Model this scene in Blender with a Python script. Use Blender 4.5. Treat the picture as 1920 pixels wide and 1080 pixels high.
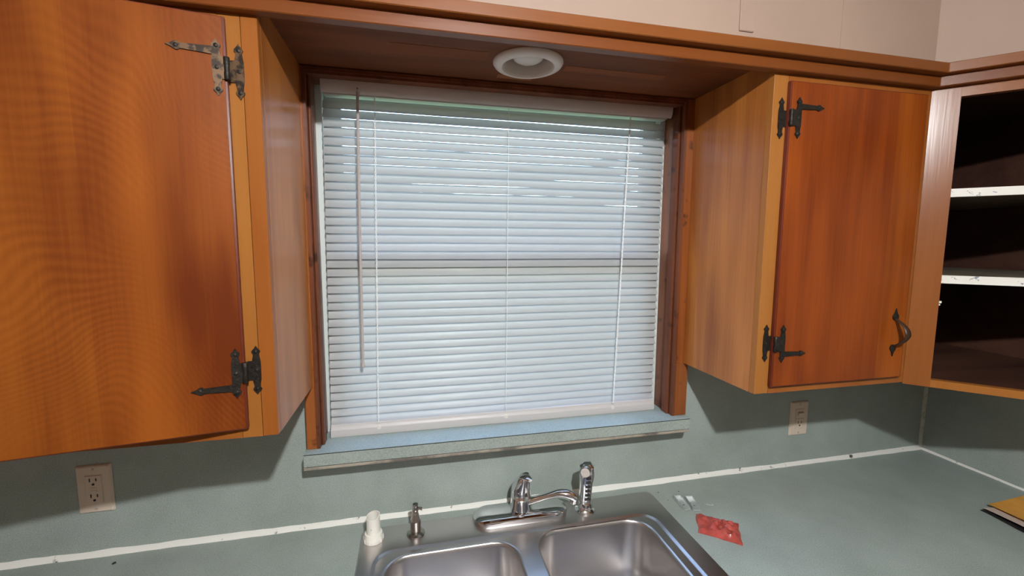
import bpy, bmesh, math, random
from mathutils import Vector, Matrix
random.seed(7)
SC = bpy.context.scene
COL = SC.collection
for o in list(bpy.data.objects): bpy.data.objects.remove(o)

# ------------------------------------------------------------------ camera
FPX = 809.23
cd = bpy.data.cameras.new('camera'); cam = bpy.data.objects.new('camera', cd); COL.objects.link(cam)
cd.sensor_fit = 'HORIZONTAL'; cd.sensor_width = 36.0; cd.lens = 36.0*FPX/1920.0; cd.clip_start = .02
yaw, pitch, roll = .2233, -.1040, .0052
fw = Vector((math.sin(yaw)*math.cos(pitch), math.cos(yaw)*math.cos(pitch), math.sin(pitch)))
rt = Vector((math.cos(yaw), -math.sin(yaw), 0)); up = rt.cross(fw)
r2 = math.cos(roll)*rt + math.sin(roll)*up; u2 = -math.sin(roll)*rt + math.cos(roll)*up
M = Matrix((r2, u2, -fw)).transposed().to_4x4(); M.translation = Vector((-1.7604, -1.123, .7257))
cam.matrix_world = M
SC.camera = cam
# ------------------------------------------------------------------ world (daylight outside the window) and exposure
w = bpy.data.worlds.new('world'); SC.world = w; w.use_nodes = True
wn = w.node_tree; bg = wn.nodes['Background']
sky = wn.nodes.new('ShaderNodeTexSky')
sky.sky_type = 'NISHITA'; sky.sun_disc = False; sky.sun_elevation = math.radians(42); sky.sun_rotation = math.radians(200)
wn.links.new(sky.outputs[0], bg.inputs[0]); bg.inputs[1].default_value = 2.1
SC.view_settings.view_transform = 'Standard'; SC.view_settings.look = 'None'
SC.view_settings.exposure = 0.0; SC.view_settings.gamma = 1.0; SC.view_settings.use_curve_mapping = False
BULB = 4000.0      # radiance of the kitchen ceiling bulb, built further down
LAMP = Vector((-1.567, -1.456, 1.315))

# ------------------------------------------------------------------ helpers
ORG = {}
def new_bm(): return bmesh.new()
def box(bm, x0, x1, y0, y1, z0, z1, bev=0, seg=1):
    r = bmesh.ops.create_cube(bm, size=1)['verts']
    for v in r:
        v.co = Vector((x0+(v.co.x+.5)*(x1-x0), y0+(v.co.y+.5)*(y1-y0), z0+(v.co.z+.5)*(z1-z0)))
    if bev:
        es = list({e for v in r for e in v.link_edges})
        bmesh.ops.bevel(bm, geom=es, offset=bev, segments=seg, affect='EDGES', profile=.5)
    return bm
def prism(bm, pts, d):
    """closed polygon (3D points) swept by vector d"""
    d = Vector(d); a = [bm.verts.new(Vector(p)) for p in pts]; b = [bm.verts.new(Vector(p)+d) for p in pts]
    n = len(pts); bm.faces.new(a); bm.faces.new(b[::-1])
    for i in range(n): bm.faces.new((a[i], b[i], b[(i+1) % n], a[(i+1) % n]))
    bmesh.ops.recalc_face_normals(bm, faces=bm.faces)
    return bm
def loft(bm, loops, close=True, cap0=False, cap1=False):
    vs = [[bm.verts.new(Vector(p)) for p in l] for l in loops]
    n = len(vs[0])
    for a, b in zip(vs, vs[1:]):
        for i in range(n if close else n-1):
            j = (i+1) % n
            bm.faces.new((a[i], a[j], b[j], b[i]))
    if cap0: bm.faces.new(vs[0][::-1])
    if cap1: bm.faces.new(vs[-1])
    return vs
def lathe(bm, prof, c, axis=(0, 0, 1), n=28, cap0=True, cap1=True):
    """prof: list of (r, h) along axis from point c"""
    ax = Vector(axis).normalized(); c = Vector(c)
    t = Vector((1, 0, 0)) if abs(ax.x) < .8 else Vector((0, 1, 0))
    e1 = (t-ax*t.dot(ax)).normalized(); e2 = ax.cross(e1)
    loops = [[c+ax*h+(e1*math.cos(2*math.pi*i/n)+e2*math.sin(2*math.pi*i/n))*max(r, 1e-5) for i in range(n)] for r, h in prof]
    loft(bm, loops, True, cap0, cap1)
    bmesh.ops.recalc_face_normals(bm, faces=bm.faces)
    return bm
def tube(bm, path, rad, n=12, flat=1.0, side=None):
    """tube along path; rad number or list; flat squashes it along the normal"""
    P = [Vector(p) for p in path]; m = len(P)
    R = rad if isinstance(rad, (list, tuple)) else [rad]*m
    loops = []
    for i in range(m):
        t = (P[min(i+1, m-1)]-P[max(i-1, 0)]).normalized()
        s = Vector(side) if side else (Vector((0, 0, 1)) if abs(t.z) < .9 else Vector((0, 1, 0)))
        a = t.cross(s).normalized(); b = a.cross(t).normalized()
        loops.append([P[i]+(a*math.cos(2*math.pi*k/n)+b*math.sin(2*math.pi*k/n)*flat)*R[i] for k in range(n)])
    loft(bm, loops, True, True, True)
    bmesh.ops.recalc_face_normals(bm, faces=bm.faces)
    return bm
def obj(name, bm, m, parent=None, smooth=False, xf=None):
    """link bm (world coordinates) as one mesh object, stored in its thing's own frame"""
    if xf is not None: bmesh.ops.transform(bm, matrix=xf, verts=bm.verts)
    if parent is not None: org = ORG[parent.name]
    else:
        xs = [v.co.copy() for v in bm.verts]
        org = Vector(((min(p.x for p in xs)+max(p.x for p in xs))/2, (min(p.y for p in xs)+max(p.y for p in xs))/2, min(p.z for p in xs)))
    for v in bm.verts: v.co -= org
    me = bpy.data.meshes.new(name); bm.to_mesh(me); bm.free()
    me.materials.append(m)
    if smooth:
        for p in me.polygons: p.use_smooth = True
        try: me.set_sharp_from_angle(angle=math.radians(38))
        except Exception: pass
    o = bpy.data.objects.new(name, me); COL.objects.link(o)
    if parent is not None: o.parent = parent
    else: o.location = org
    ORG[o.name] = org
    return o
def tag(o, label, cat, group=None):
    o['label'] = label; o['category'] = cat
    if group: o['group'] = group
    return o
def thing(name, loc, label, cat, group=None):
    o = bpy.data.objects.new(name, None); COL.objects.link(o); o.location = loc; o.empty_display_size = .05
    ORG[o.name] = Vector(loc)
    return tag(o, label, cat, group)
def struct(o, label=None):
    o['kind'] = 'structure'
    if label: o['label'] = label
    return o
def bxo(name, m, parent, *a, bev=0, seg=1, xf=None):
    return obj(name, box(new_bm(), *a, bev=bev, seg=seg), m, parent, bev > 0 and seg > 1, xf)

# ------------------------------------------------------------------ materials
def mat(name):
    m = bpy.data.materials.new(name); m.use_nodes = True
    nt = m.node_tree; return m, nt, nt.nodes['Principled BSDF']
def N(nt, t, **kw):
    n = nt.nodes.new('ShaderNode'+t)
    for k, v in kw.items():
        if k in n.inputs: n.inputs[k].default_value = v
        else: setattr(n, k, v)
    return n
def L(nt, a, b): nt.links.new(a, b)
def plain(name, col, rough=.5, metal=0, spec=.5, var=.0, vscale=30, bump=0, bscale=200):
    m, nt, b = mat(name)
    b.inputs['Base Color'].default_value = (*col, 1); b.inputs['Roughness'].default_value = rough
    b.inputs['Metallic'].default_value = metal; b.inputs['Specular IOR Level'].default_value = spec
    g = N(nt, 'NewGeometry')
    if var:
        n = N(nt, 'TexNoise', Scale=vscale, Detail=4.0); L(nt, g.outputs['Position'], n.inputs['Vector'])
        r = N(nt, 'ValToRGB'); L(nt, n.outputs[0], r.inputs[0])
        r.color_ramp.elements[0].position = .3; r.color_ramp.elements[1].position = .7
        r.color_ramp.elements[0].color = (*[c*(1-var) for c in col], 1); r.color_ramp.elements[1].color = (*[min(1, c*(1+var)) for c in col], 1)
        L(nt, r.outputs[0], b.inputs['Base Color'])
    if bump:
        n2 = N(nt, 'TexNoise', Scale=bscale, Detail=3.0); L(nt, g.outputs['Position'], n2.inputs['Vector'])
        bp = N(nt, 'Bump', Strength=bump, Distance=.002); L(nt, n2.outputs[0], bp.inputs['Height']); L(nt, bp.outputs[0], b.inputs['Normal'])
    return m
def wood(name, dark, light, grain='Z', rings=9.0, seed=0.0, rough=.33, arch=None, contrast=1.0, blotch=.5, stretch=.10, ringmix=.55, spots=0, bands=(), spec=.3, fibre=.35):
    """varnished wood: growth-ring contours, fine fibre streaks and broad tone blotches, from world position.
    arch=(cx, curvature, freq): cathedral figure whose arches climb along Z about x=cx"""
    m, nt, b = mat(name)
    g = N(nt, 'NewGeometry')
    def mapped(sc, off=0):
        mp = N(nt, 'Mapping'); L(nt, g.outputs['Position'], mp.inputs['Vector'])
        mp.inputs['Scale'].default_value = sc; mp.inputs['Location'].default_value = (seed*1.7+off, seed*.9, seed*2.3)
        return mp.outputs[0]
    def ax(a, s):  # a across the grain, s along it
        return (s, a, a) if grain == 'X' else ((a, s, a) if grain == 'Y' else (a, a, s))
    def math_(op, a, bb=None, c=None):
        n = N(nt, 'Math', operation=op)
        for i, q in enumerate((a, bb, c)):
            if q is None: continue
            if isinstance(q, (int, float)): n.inputs[i].default_value = q
            else: L(nt, q, n.inputs[i])
        return n.outputs[0]
    n1 = N(nt, 'TexNoise', Scale=7.0, Detail=2.5, Roughness=.5); L(nt, mapped(ax(1.0, stretch)), n1.inputs['Vector'])
    if arch:
        sp = N(nt, 'SeparateXYZ'); L(nt, g.outputs['Position'], sp.inputs[0])
        n0 = N(nt, 'TexNoise', Scale=4.0, Detail=1.6, Roughness=.45); L(nt, mapped((1, 1, .6), 3.1), n0.inputs['Vector'])
        dx = math_('SUBTRACT', sp.outputs[0], arch[0]); q = math_('MULTIPLY', math_('MULTIPLY', dx, dx), arch[1])
        h = math_('ADD', math_('ADD', sp.outputs[2], q), math_('MULTIPLY', n0.outputs[0], .42))
        ph = math_('MULTIPLY', h, arch[2])
    else:
        ph = math_('MULTIPLY', n1.outputs[0], rings*6.283)
    s = math_('MULTIPLY_ADD', math_('SINE', ph), .5, .5)
    if arch:   # the figure fades in and out over the sheet
        nm = N(nt, 'TexNoise', Scale=6.0, Detail=2.0); L(nt, mapped((1, 1, .6), 7.3), nm.inputs['Vector'])
        mr = N(nt, 'MapRange'); L(nt, nm.outputs[0], mr.inputs[0]); mr.inputs[1].default_value = .38; mr.inputs[2].default_value = .62
        s = math_('MULTIPLY_ADD', math_('SUBTRACT', s, .5), mr.outputs[0], .5)
    n2 = N(nt, 'TexNoise', Scale=1.0, Detail=3.0, Roughness=.6); L(nt, mapped(ax(170.0, 5.0)), n2.inputs['Vector'])
    n3 = N(nt, 'TexNoise', Scale=1.0, Detail=2.0); L(nt, mapped(ax(9.0, 2.2), 5.0), n3.inputs['Vector'])
    f = math_('ADD', math_('MULTIPLY', s, .30*ringmix), math_('ADD', math_('MULTIPLY', n2.outputs[0], fibre), math_('MULTIPLY', n3.outputs[0], blotch)))
    f = math_('MULTIPLY_ADD', math_('SUBTRACT', f, .15*ringmix+fibre*.5+blotch*.5), 1.9*contrast, .5)
    r = N(nt, 'ValToRGB'); L(nt, f, r.inputs[0])
    r.color_ramp.elements[0].position = .08; r.color_ramp.elements[0].color = (*dark, 1)
    r.color_ramp.elements[1].position = .92; r.color_ramp.elements[1].color = (*light, 1)
    out = r.outputs[0]
    for (bx0, bx1, tint) in bands:   # veneer leaves of another tone, side by side across the sheet
        sx = N(nt, 'SeparateXYZ'); L(nt, g.outputs['Position'], sx.inputs[0])
        wob = math_('MULTIPLY_ADD', n3.outputs[0], .012, sx.outputs[0])
        k = math_('MULTIPLY', math_('GREATER_THAN', wob, bx0), math_('LESS_THAN', wob, bx1))
        mb = N(nt, 'Mix', data_type='RGBA', blend_type='MULTIPLY'); L(nt, k, mb.inputs[0]); L(nt, out, mb.inputs[6]); mb.inputs[7].default_value = (*tint, 1); out = mb.outputs[2]
    if spots:
        n4 = N(nt, 'TexNoise', Scale=26.0, Detail=2.0); L(nt, mapped((1, 1, 1), 9.0), n4.inputs['Vector'])
        r4 = N(nt, 'ValToRGB'); L(nt, n4.outputs[0], r4.inputs[0]); r4.color_ramp.elements[0].position = .62; r4.color_ramp.elements[1].position = .74
        mx = N(nt, 'Mix', data_type='RGBA'); L(nt, math_('MULTIPLY', r4.outputs[0], spots), mx.inputs[0]); L(nt, out, mx.inputs[6])
        mx.inputs[7].default_value = (.012, .006, .004, 1); out = mx.outputs[2]
    L(nt, out, b.inputs['Base Color'])
    b.inputs['Roughness'].default_value = rough; b.inputs['Specular IOR Level'].default_value = spec
    bp = N(nt, 'Bump', Strength=.10, Distance=.001); L(nt, n2.outputs[0], bp.inputs['Height']); L(nt, bp.outputs[0], b.inputs['Normal'])
    return m
def laminate(name, col, seed=0):
    m, nt, b = mat(name); g = N(nt, 'NewGeometry')
    a = N(nt, 'TexNoise', Scale=420.0, Detail=2.0); L(nt, g.outputs['Position'], a.inputs['Vector'])
    c = N(nt, 'TexNoise', Scale=6.0, Detail=5.0, Roughness=.65); L(nt, g.outputs['Position'], c.inputs['Vector'])
    r = N(nt, 'ValToRGB'); L(nt, a.outputs[0], r.inputs[0])
    r.color_ramp.elements[0].position = .3; r.color_ramp.elements[1].position = .7
    r.color_ramp.elements[0].color = (*[x*.80 for x in col], 1); r.color_ramp.elements[1].color = (*[x*1.16 for x in col], 1)
    r2 = N(nt, 'ValToRGB'); L(nt, c.outputs[0], r2.inputs[0]); r2.color_ramp.elements[0].position = .3; r2.color_ramp.elements[1].position = .68
    r2.color_ramp.elements[0].color = (.84, .85, .83, 1); r2.color_ramp.elements[1].color = (1.05, 1.05, 1.05, 1)
    mx = N(nt, 'Mix', data_type='RGBA', blend_type='MULTIPLY'); mx.inputs[0].default_value = 1
    L(nt, r.outputs[0], mx.inputs[6]); L(nt, r2.outputs[0], mx.inputs[7]); L(nt, mx.outputs[2], b.inputs['Base Color'])
    b.inputs['Roughness'].default_value = .42; b.inputs['Specular IOR Level'].default_value = .4
    return m
def patchy(name, col, dirt, lo=.58, hi=.68, scale=40, rough=.6, stretch=(1, 1, 1)):
    """base colour with irregular dirt or chip patches"""
    m, nt, b = mat(name); g = N(nt, 'NewGeometry')
    mp = N(nt, 'Mapping'); mp.inputs['Scale'].default_value = stretch; L(nt, g.outputs['Position'], mp.inputs['Vector'])
    a = N(nt, 'TexNoise', Scale=scale, Detail=4.0, Roughness=.6); L(nt, mp.outputs[0], a.inputs['Vector'])
    r = N(nt, 'ValToRGB'); L(nt, a.outputs[0], r.inputs[0]); r.color_ramp.elements[0].position = lo; r.color_ramp.elements[1].position = hi
    r.color_ramp.elements[0].color = (*col, 1); r.color_ramp.elements[1].color = (*dirt, 1)
    L(nt, r.outputs[0], b.inputs['Base Color']); b.inputs['Roughness'].default_value = rough
    return m
DK, LT = (.185, .043, .0075), (.40, .125, .022)
W_ldoor = wood('plywood_arched', (.125, .022, .0035), (.30, .078, .010), arch=(-2.27, 3.2, 430.0), seed=1.3, blotch=1.05, ringmix=.27, contrast=1.0, fibre=.20, bands=((-3, -2.235, (1.14, 1.25, 1.2)),))
W_rdoor = wood('plywood_straight', (.130, .018, .002), (.30, .062, .006), seed=4.1, blotch=.75, rings=5, contrast=.8, bands=((-.662, -.5, (1.22, 1.42, 1.3)),))
W_stile = wood('stile_orange', (.235, .062, .010), (.34, .112, .021), seed=2.2, rings=4, contrast=.7)
W_strip = wood('stile_honey', (.285, .098, .018), (.385, .150, .033), seed=7.7, rings=3, contrast=.6)
W_side = wood('side_panel_wood', (.26, .072, .014), (.52, .185, .038), seed=9.4, rings=5, blotch=.7, rough=.30, contrast=.9, spec=.5)
W_sidel = wood('side_panel_wood_brown', (.26, .072, .014), (.52, .185, .038), seed=3.4, rings=4, blotch=.6, rough=.30, contrast=.8, spec=.5)
W_fascia = wood('fascia_wood', (.135, .033, .006), (.20, .056, .011), grain='X', seed=5.5, rings=3, contrast=.7)
W_crown = wood('crown_wood', (.16, .045, .009), (.24, .076, .017), grain='X', seed=6.5, rings=3, contrast=.6)
W_diag = wood('diagonal_frame_wood', (.19, .052, .011), (.30, .098, .021), seed=8.5, rings=4, rough=.22, contrast=.7, spec=.7)
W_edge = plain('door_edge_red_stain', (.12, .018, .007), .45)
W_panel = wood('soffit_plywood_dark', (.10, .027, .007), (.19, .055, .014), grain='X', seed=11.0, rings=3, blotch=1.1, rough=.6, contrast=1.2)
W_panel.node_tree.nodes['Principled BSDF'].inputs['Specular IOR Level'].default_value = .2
W_bare = wood('bare_patch_wood', (.22, .075, .02), (.33, .12, .03), grain='X', seed=12.0, rings=3, rough=.7)
W_jamb = wood('jamb_dark_wood', (.10, .030, .014), (.21, .066, .028), seed=13.0, rings=4, rough=.35, spots=.7)
W_case = wood('casing_wood', (.19, .052, .013), (.34, .105, .024), seed=14.0, rings=3, spots=.9)
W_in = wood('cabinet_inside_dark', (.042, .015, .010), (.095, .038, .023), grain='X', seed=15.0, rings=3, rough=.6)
LAM = laminate('green_laminate', (.335, .378, .350))
LAMS = laminate('sill_laminate', (.34, .41, .41))
BLACKLINE = plain('dark_seam', (.015, .013, .012), .7)
STRIP = patchy('sill_strip', (.36, .31, .25), (.14, .12, .10), .50, .62, 9, .45, (1, 1, 1))
CAULK = patchy('white_caulk', (.78, .76, .71), (.05, .045, .04), .61, .68, 30, .7, (1, 1, 1))
CAULKG = patchy('old_corner_caulk', (.46, .47, .40), (.30, .31, .25), .5, .65, 30, .7)
PAINT = plain('pinkish_wall_paint', (.38, .265, .205), .65, var=.06, vscale=5)
CEILP = plain('ceiling_paint', (.60, .54, .47), .8, var=.03)
ROOMW = PAINT
FLOORM = wood('floor_vinyl', (.13, .085, .05), (.22, .14, .08), grain='Y', seed=20, rings=3)
IRON = plain('black_hammered_iron', (.030, .024, .019), .5, .6, bump=.5, bscale=260, var=.4, vscale=120)
IRONW = patchy('worn_brassy_iron', (.150, .085, .045), (.030, .019, .013), .44, .58, 90, .45)
IRONW.node_tree.nodes['Principled BSDF'].inputs['Metallic'].default_value = .5
BROWNGRIP = plain('brown_grip_iron', (.055, .026, .015), .45, .3)
PLATE = plain('almond_plastic', (.66, .54, .44), .38)
SLOT = plain('slot_shade', (.012, .009, .008), .8)  # shade inside small openings, put into the colour of solid inserts
WHITEP = plain('white_trim_paint', (.72, .66, .61), .4)
BAFFLE = plain('baffle_white', (.66, .60, .55), .5)
CHROME = plain('chrome', (.80, .80, .82), .07, 1)
STEELD = plain('dull_nickel', (.46, .43, .40), .22, 1)
WPLAST = plain('white_plastic', (.80, .77, .70), .4)
CORDM = plain('white_cord', (.85, .85, .83), .6)
SASH = plain('window_sash_paint', (.62, .66, .63), .5)
def steel(name):
    m, nt, b = mat(name); g = N(nt, 'NewGeometry')
    mp = N(nt, 'Mapping'); mp.inputs['Scale'].default_value = (25, 900, 25); L(nt, g.outputs['Position'], mp.inputs['Vector'])
    a = N(nt, 'TexNoise', Scale=1.0, Detail=2.0); L(nt, mp.outputs[0], a.inputs['Vector'])
    c = N(nt, 'TexNoise', Scale=14.0, Detail=4.0); L(nt, g.outputs['Position'], c.inputs['Vector'])
    r = N(nt, 'MapRange'); L(nt, c.outputs[0], r.inputs[0]); r.inputs[3].default_value = .24; r.inputs[4].default_value = .38
    L(nt, r.outputs[0], b.inputs['Roughness'])
    bp = N(nt, 'Bump', Strength=.06, Distance=.001); L(nt, a.outputs[0], bp.inputs['Height']); L(nt, bp.outputs[0], b.inputs['Normal'])
    b.inputs['Base Color'].default_value = (.56, .53, .52, 1); b.inputs['Metallic'].default_value = 1
    return m
STEEL = steel('brushed_stainless')
def slat_mat(name, col, trans):
    m, nt, b = mat(name); out = nt.nodes['Material Output']
    b.inputs['Base Color'].default_value = (*col, 1); b.inputs['Roughness'].default_value = .4
    t = N(nt, 'BsdfTranslucent'); t.inputs[0].default_value = (*col, 1)
    mx = N(nt, 'MixShader'); mx.inputs[0].default_value = trans
    L(nt, b.outputs[0], mx.inputs[1]); L(nt, t.outputs[0], mx.inputs[2]); L(nt, mx.outputs[0], out.inputs[0])
    return m
SLAT = slat_mat('vinyl_slat', (.585, .58, .575), .46)
RAIL = plain('vinyl_rail', (.54, .51, .50), .4)
def glassy(name, col, rough=.0, alpha=None):
    m, nt, b = mat(name); b.inputs['Base Color'].default_value = (*col, 1); b.inputs['Roughness'].default_value = rough
    b.inputs['Transmission Weight'].default_value = 1.0; b.inputs['IOR'].default_value = 1.45
    return m
def pane_mat():
    m, nt, b = mat('window_glass'); out = nt.nodes['Material Output']
    t = N(nt, 'BsdfTransparent'); gl = N(nt, 'BsdfGlossy'); gl.inputs['Roughness'].default_value = .02
    mx = N(nt, 'MixShader'); mx.inputs[0].default_value = .08
    L(nt, t.outputs[0], mx.inputs[1]); L(nt, gl.outputs[0], mx.inputs[2]); L(nt, mx.outputs[0], out.inputs[0])
    return m
GLASS = pane_mat()
WAND = plain('pale_wand_plastic', (.46, .40, .38), .25)
def emit(name, col, s):
    m, nt, b = mat(name); b.inputs['Emission Color'].default_value = (*col, 1); b.inputs['Emission Strength'].default_value = s
    b.inputs['Base Color'].default_value = (.9, .9, .9, 1); return m

# ================================================================== the room
D = .306          # depth of the wall cabinets; back wall at y=0, worktop at z=0, right wall at x=0
ZB, ZF, ZP = .381, 1.090, 1.120   # cabinet bottom, fascia bottom, soffit panel
XL, XR = -2.003, -1.001           # cabinet sides that flank the window
FL, CEIL, XW, YW = -.91, 1.43, -3.4, -3.2
WX0, WX1, WZ0, WZ1 = -2.000, -1.022, .200, 1.118    # window opening
bm = new_bm()
box(bm, XW, WX0, 0, .12, FL, CEIL); box(bm, WX1, .12, 0, .12, FL, CEIL); box(bm, WX0, WX1, 0, .12, FL, WZ0); box(bm, WX0, WX1, 0, .12, WZ1, CEIL)
struct(obj('wall_back', bm, LAM), 'grey green laminate wall behind the sink and worktop')
struct(obj('wall_right', box(new_bm(), 0, .12, YW, 0, FL, CEIL), LAM), 'grey green laminate wall beside the open corner cabinet')
struct(obj('wall_left', box(new_bm(), XW-.12, XW, YW, .12, FL, CEIL), ROOMW))
struct(obj('wall_front', box(new_bm(), XW-.12, .12, YW-.12, YW, FL, CEIL), ROOMW))
struct(obj('floor', box(new_bm(), XW-.12, .12, YW-.12, .12, FL-.1, FL), FLOORM))
struct(obj('ceiling', box(new_bm(), XW-.12, .12, YW-.12, .12, CEIL, CEIL+.1), CEILP))
struct(obj('ground', box(new_bm(), -14, 12, .6, 25, -1.4, -1.3), plain('lawn', (.10, .17, .05), .9, var=.3, vscale=4)))
# boxed-in wall above the cabinets, its front flush with the cabinet fronts
A, B = (-.56, -D), (-D, -.56)
def along(d, y_end=-1.3):   # path of the cabinet fronts, offset by d into the room
    return [(XW, -D-d), (-.56-.4142*d, -D-d), (-D-d, -.56-.4142*d), (-D-d, y_end)]
a_, b_ = along(0), along(-.02); bm = new_bm()
loft(bm, [[(*a_[i], 1.1275), (*b_[i], 1.1275), (*b_[i], CEIL), (*a_[i], CEIL)] for i in range(4)], True, True, True); bmesh.ops.recalc_face_normals(bm, faces=bm.faces)
bulk = struct(obj('wall_bulkhead', bm, PAINT), 'pinkish painted boxed-in wall above the cabinets')
bxo('patch_strip', PAINT, bulk, -1.097, -1.062, -D-.004, -D+.002, 1.164, CEIL, bev=.0015)
bxo('seam_strip', PAINT, bulk, -.838, -.834, -D-.0012, -D+.001, 1.128, CEIL)
def moulding(name, m, d0, d1, z0, z1, label):
    a, b = along(d0), along(d1); bm = new_bm()
    loft(bm, [[(*a[i], z0), (*b[i], z0), (*b[i], z1), (*a[i], z1)] for i in range(4)], True, True, True)
    bmesh.ops.recalc_face_normals(bm, faces=bm.faces)
    bmesh.ops.bevel(bm, geom=[e for e in bm.edges if e.is_manifold], offset=.0015, segments=1, affect='EDGES')
    return struct(obj(name, bm, m), label)
moulding('trim_1', W_fascia, -.002, .020, ZF, 1.127, 'orange wood fascia board running along the cabinet tops')
moulding('trim_2', W_crown, -.002, .040, 1.1135, 1.1355, 'narrow wood cap strip above the fascia board')
# dark plywood soffit over the window
RLX, RLY = -1.508, -.160
def holed(z):
    bm = new_bm(); es = []
    for lp in ([(XL, -D, z), (XR, -D, z), (XR, -.002, z), (XL, -.002, z)], [(RLX+.060*math.cos(2*math.pi*k/40), RLY+.060*math.sin(2*math.pi*k/40), z) for k in range(40)]):
        vs = [bm.verts.new(p) for p in lp]; es += [bm.edges.new((vs[q], vs[(q+1) % len(vs)])) for q in range(len(vs))]
    bmesh.ops.triangle_fill(bm, edges=es, use_beauty=True)
    r = bmesh.ops.extrude_face_region(bm, geom=list(bm.faces))
    for v in [v for v in r['geom'] if isinstance(v, bmesh.types.BMVert)]: v.co.z += .006
    bmesh.ops.recalc_face_normals(bm, faces=bm.faces); return bm
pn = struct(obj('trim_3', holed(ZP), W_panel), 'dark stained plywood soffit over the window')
for (x0, x1, y0, y1) in ((-1.80, -1.60, -.192, -.150), (-1.42, -1.17, -.165, -.135), (-1.560, -1.475, -.083, -.060)):
    bxo('bare_patch', W_bare if y0 > -.1 else wood('faded_patch', (.15, .042, .010), (.25, .075, .018), grain='X', seed=x0, rings=2, rough=.75), pn, x0, x1, y0, y1, ZP-.0006, ZP+.001)
# caulk beads
def bead(name, p0, p1, n, r, m, seed, nrm):
    rnd = random.Random(seed); bm = new_bm(); P0, P1 = Vector(p0), Vector(p1); loops = []
    t = (P1-P0).normalized(); a = Vector(nrm[0]); b = Vector(nrm[1])
    ra = rb = r
    for i in range(n+1):
        ra = .7*ra+.3*r*rnd.uniform(.65, 1.45); rb = .7*rb+.3*r*rnd.uniform(.65, 1.45)
        c = P0.lerp(P1, i/n)
        loops.append([c-a*.001-b*.001, c+a*ra-b*.001, c+a*ra*.8+b*rb*.25, c+a*ra*.25+b*rb*.8, c-a*.001+b*rb])
    loft(bm, loops, True, True, True); bmesh.ops.recalc_face_normals(bm, faces=bm.faces)
    return struct(obj(name, bm, m, None, True), nrm[2])
bead('trim_4', (-3.38, 0, 0), (-.004, 0, 0), 150, .0105, CAULK, 3, ((0, -1, 0), (0, 0, 1), 'cracked white caulk bead between worktop and back wall'))
bead('trim_5', (0, -.004, 0), (0, -1.28, 0), 60, .006, CAULK, 5, ((-1, 0, 0), (0, 0, 1), 'white caulk bead between worktop and right wall'))
bead('trim_6', (0, 0, .008), (0, 0, 1.1), 40, .008, CAULKG, 9, ((0, -1, 0), (-1, 0, 0), 'old caulk in the corner of the laminate walls'))

# ------------------------------------------------------------------ window
win = struct(obj('window_1', box(new_bm(), WX0, WX0+.008, -.035, .118, .2225, WZ1), W_jamb), 'wooden kitchen window behind the blind')
def wp(n, m, *a, bev=0): return bxo(n, m, win, *a, bev=bev)
wp('jamb', W_jamb, WX1-.008, WX1, -.035, .118, .2225, WZ1)
wp('jamb', W_jamb, WX0+.008, WX1-.008, -.035, .118, WZ1-.008, WZ1)
for x0, x1 in ((-2.022, WX0), (WX1, -.984)):
    c_ = wp('casing', W_case, x0, x1, -.035, -.0005, ZB-.001, WZ1, bev=.001)
    bxo('casing_foot', W_case, c_, x0, x1, -.0352, -.0005, .2225, ZB-.001, bev=.001)
wp('head_casing', W_jamb, WX0, WX1, -.030, -.0005, WZ1-.014, WZ1+.001)
for s in (0, 1):
    x = WX0+.008 if s == 0 else WX1-.008; sg = 1 if s == 0 else -1
    a, b = sorted((x, x+sg*.007)); wp('stop', W_jamb, a, b, -.018, .012, .2225, WZ1-.008, bev=.002)
    a, b = sorted((x, x+sg*.016)); wp('sash_channel', SASH, a, b, .062, .112, .2225, WZ1-.008)
def sash(z0, z1, y0, y1):
    f = obj('sash', new_frame(-1.976, -1.046, z0, z1, y0, y1, .04), SASH, win)
    bxo('pane', GLASS, f, -1.938, -1.084, (y0+y1)/2-.002, (y0+y1)/2+.002, z0+.038, z1-.038)
def new_frame(x0, x1, z0, z1, y0, y1, t):
    bm = new_bm(); box(bm, x0, x0+t, y0, y1, z0, z1); box(bm, x1-t, x1, y0, y1, z0, z1); box(bm, x0+t, x1-t, y0, y1, z0, z0+t); box(bm, x0+t, x1-t, y0, y1, z1-t, z1)
    return bm
sash(.2225, .70, .064, .086); sash(.66, 1.109, .088, .110)
# laminate-covered sill
sl = bxo('window_sill', LAMS, win, -2.024, -.989, -.0605, -.0005, .186, .2222)
bxo('sill_inner', LAMS, sl, WX0+.0005, WX1-.0005, -.001, .118, .2005, .2220)
bxo('sill_seam', BLACKLINE, sl, -2.0245, -.9885, -.0618, -.0598, .2196, .2214)
bxo('sill_edge', LAM, sl, -2.025, -.988, -.0630, -.0600, .1915, .2200, bev=.0006)
bxo('sill_seam', BLACKLINE, sl, -2.020, -.990, -.0622, -.0560, .1900, .1920)
bxo('sill_strip', STRIP, sl, -2.0245, -.992, -.0645, -.0550, .1835, .1905, bev=.001)

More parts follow.
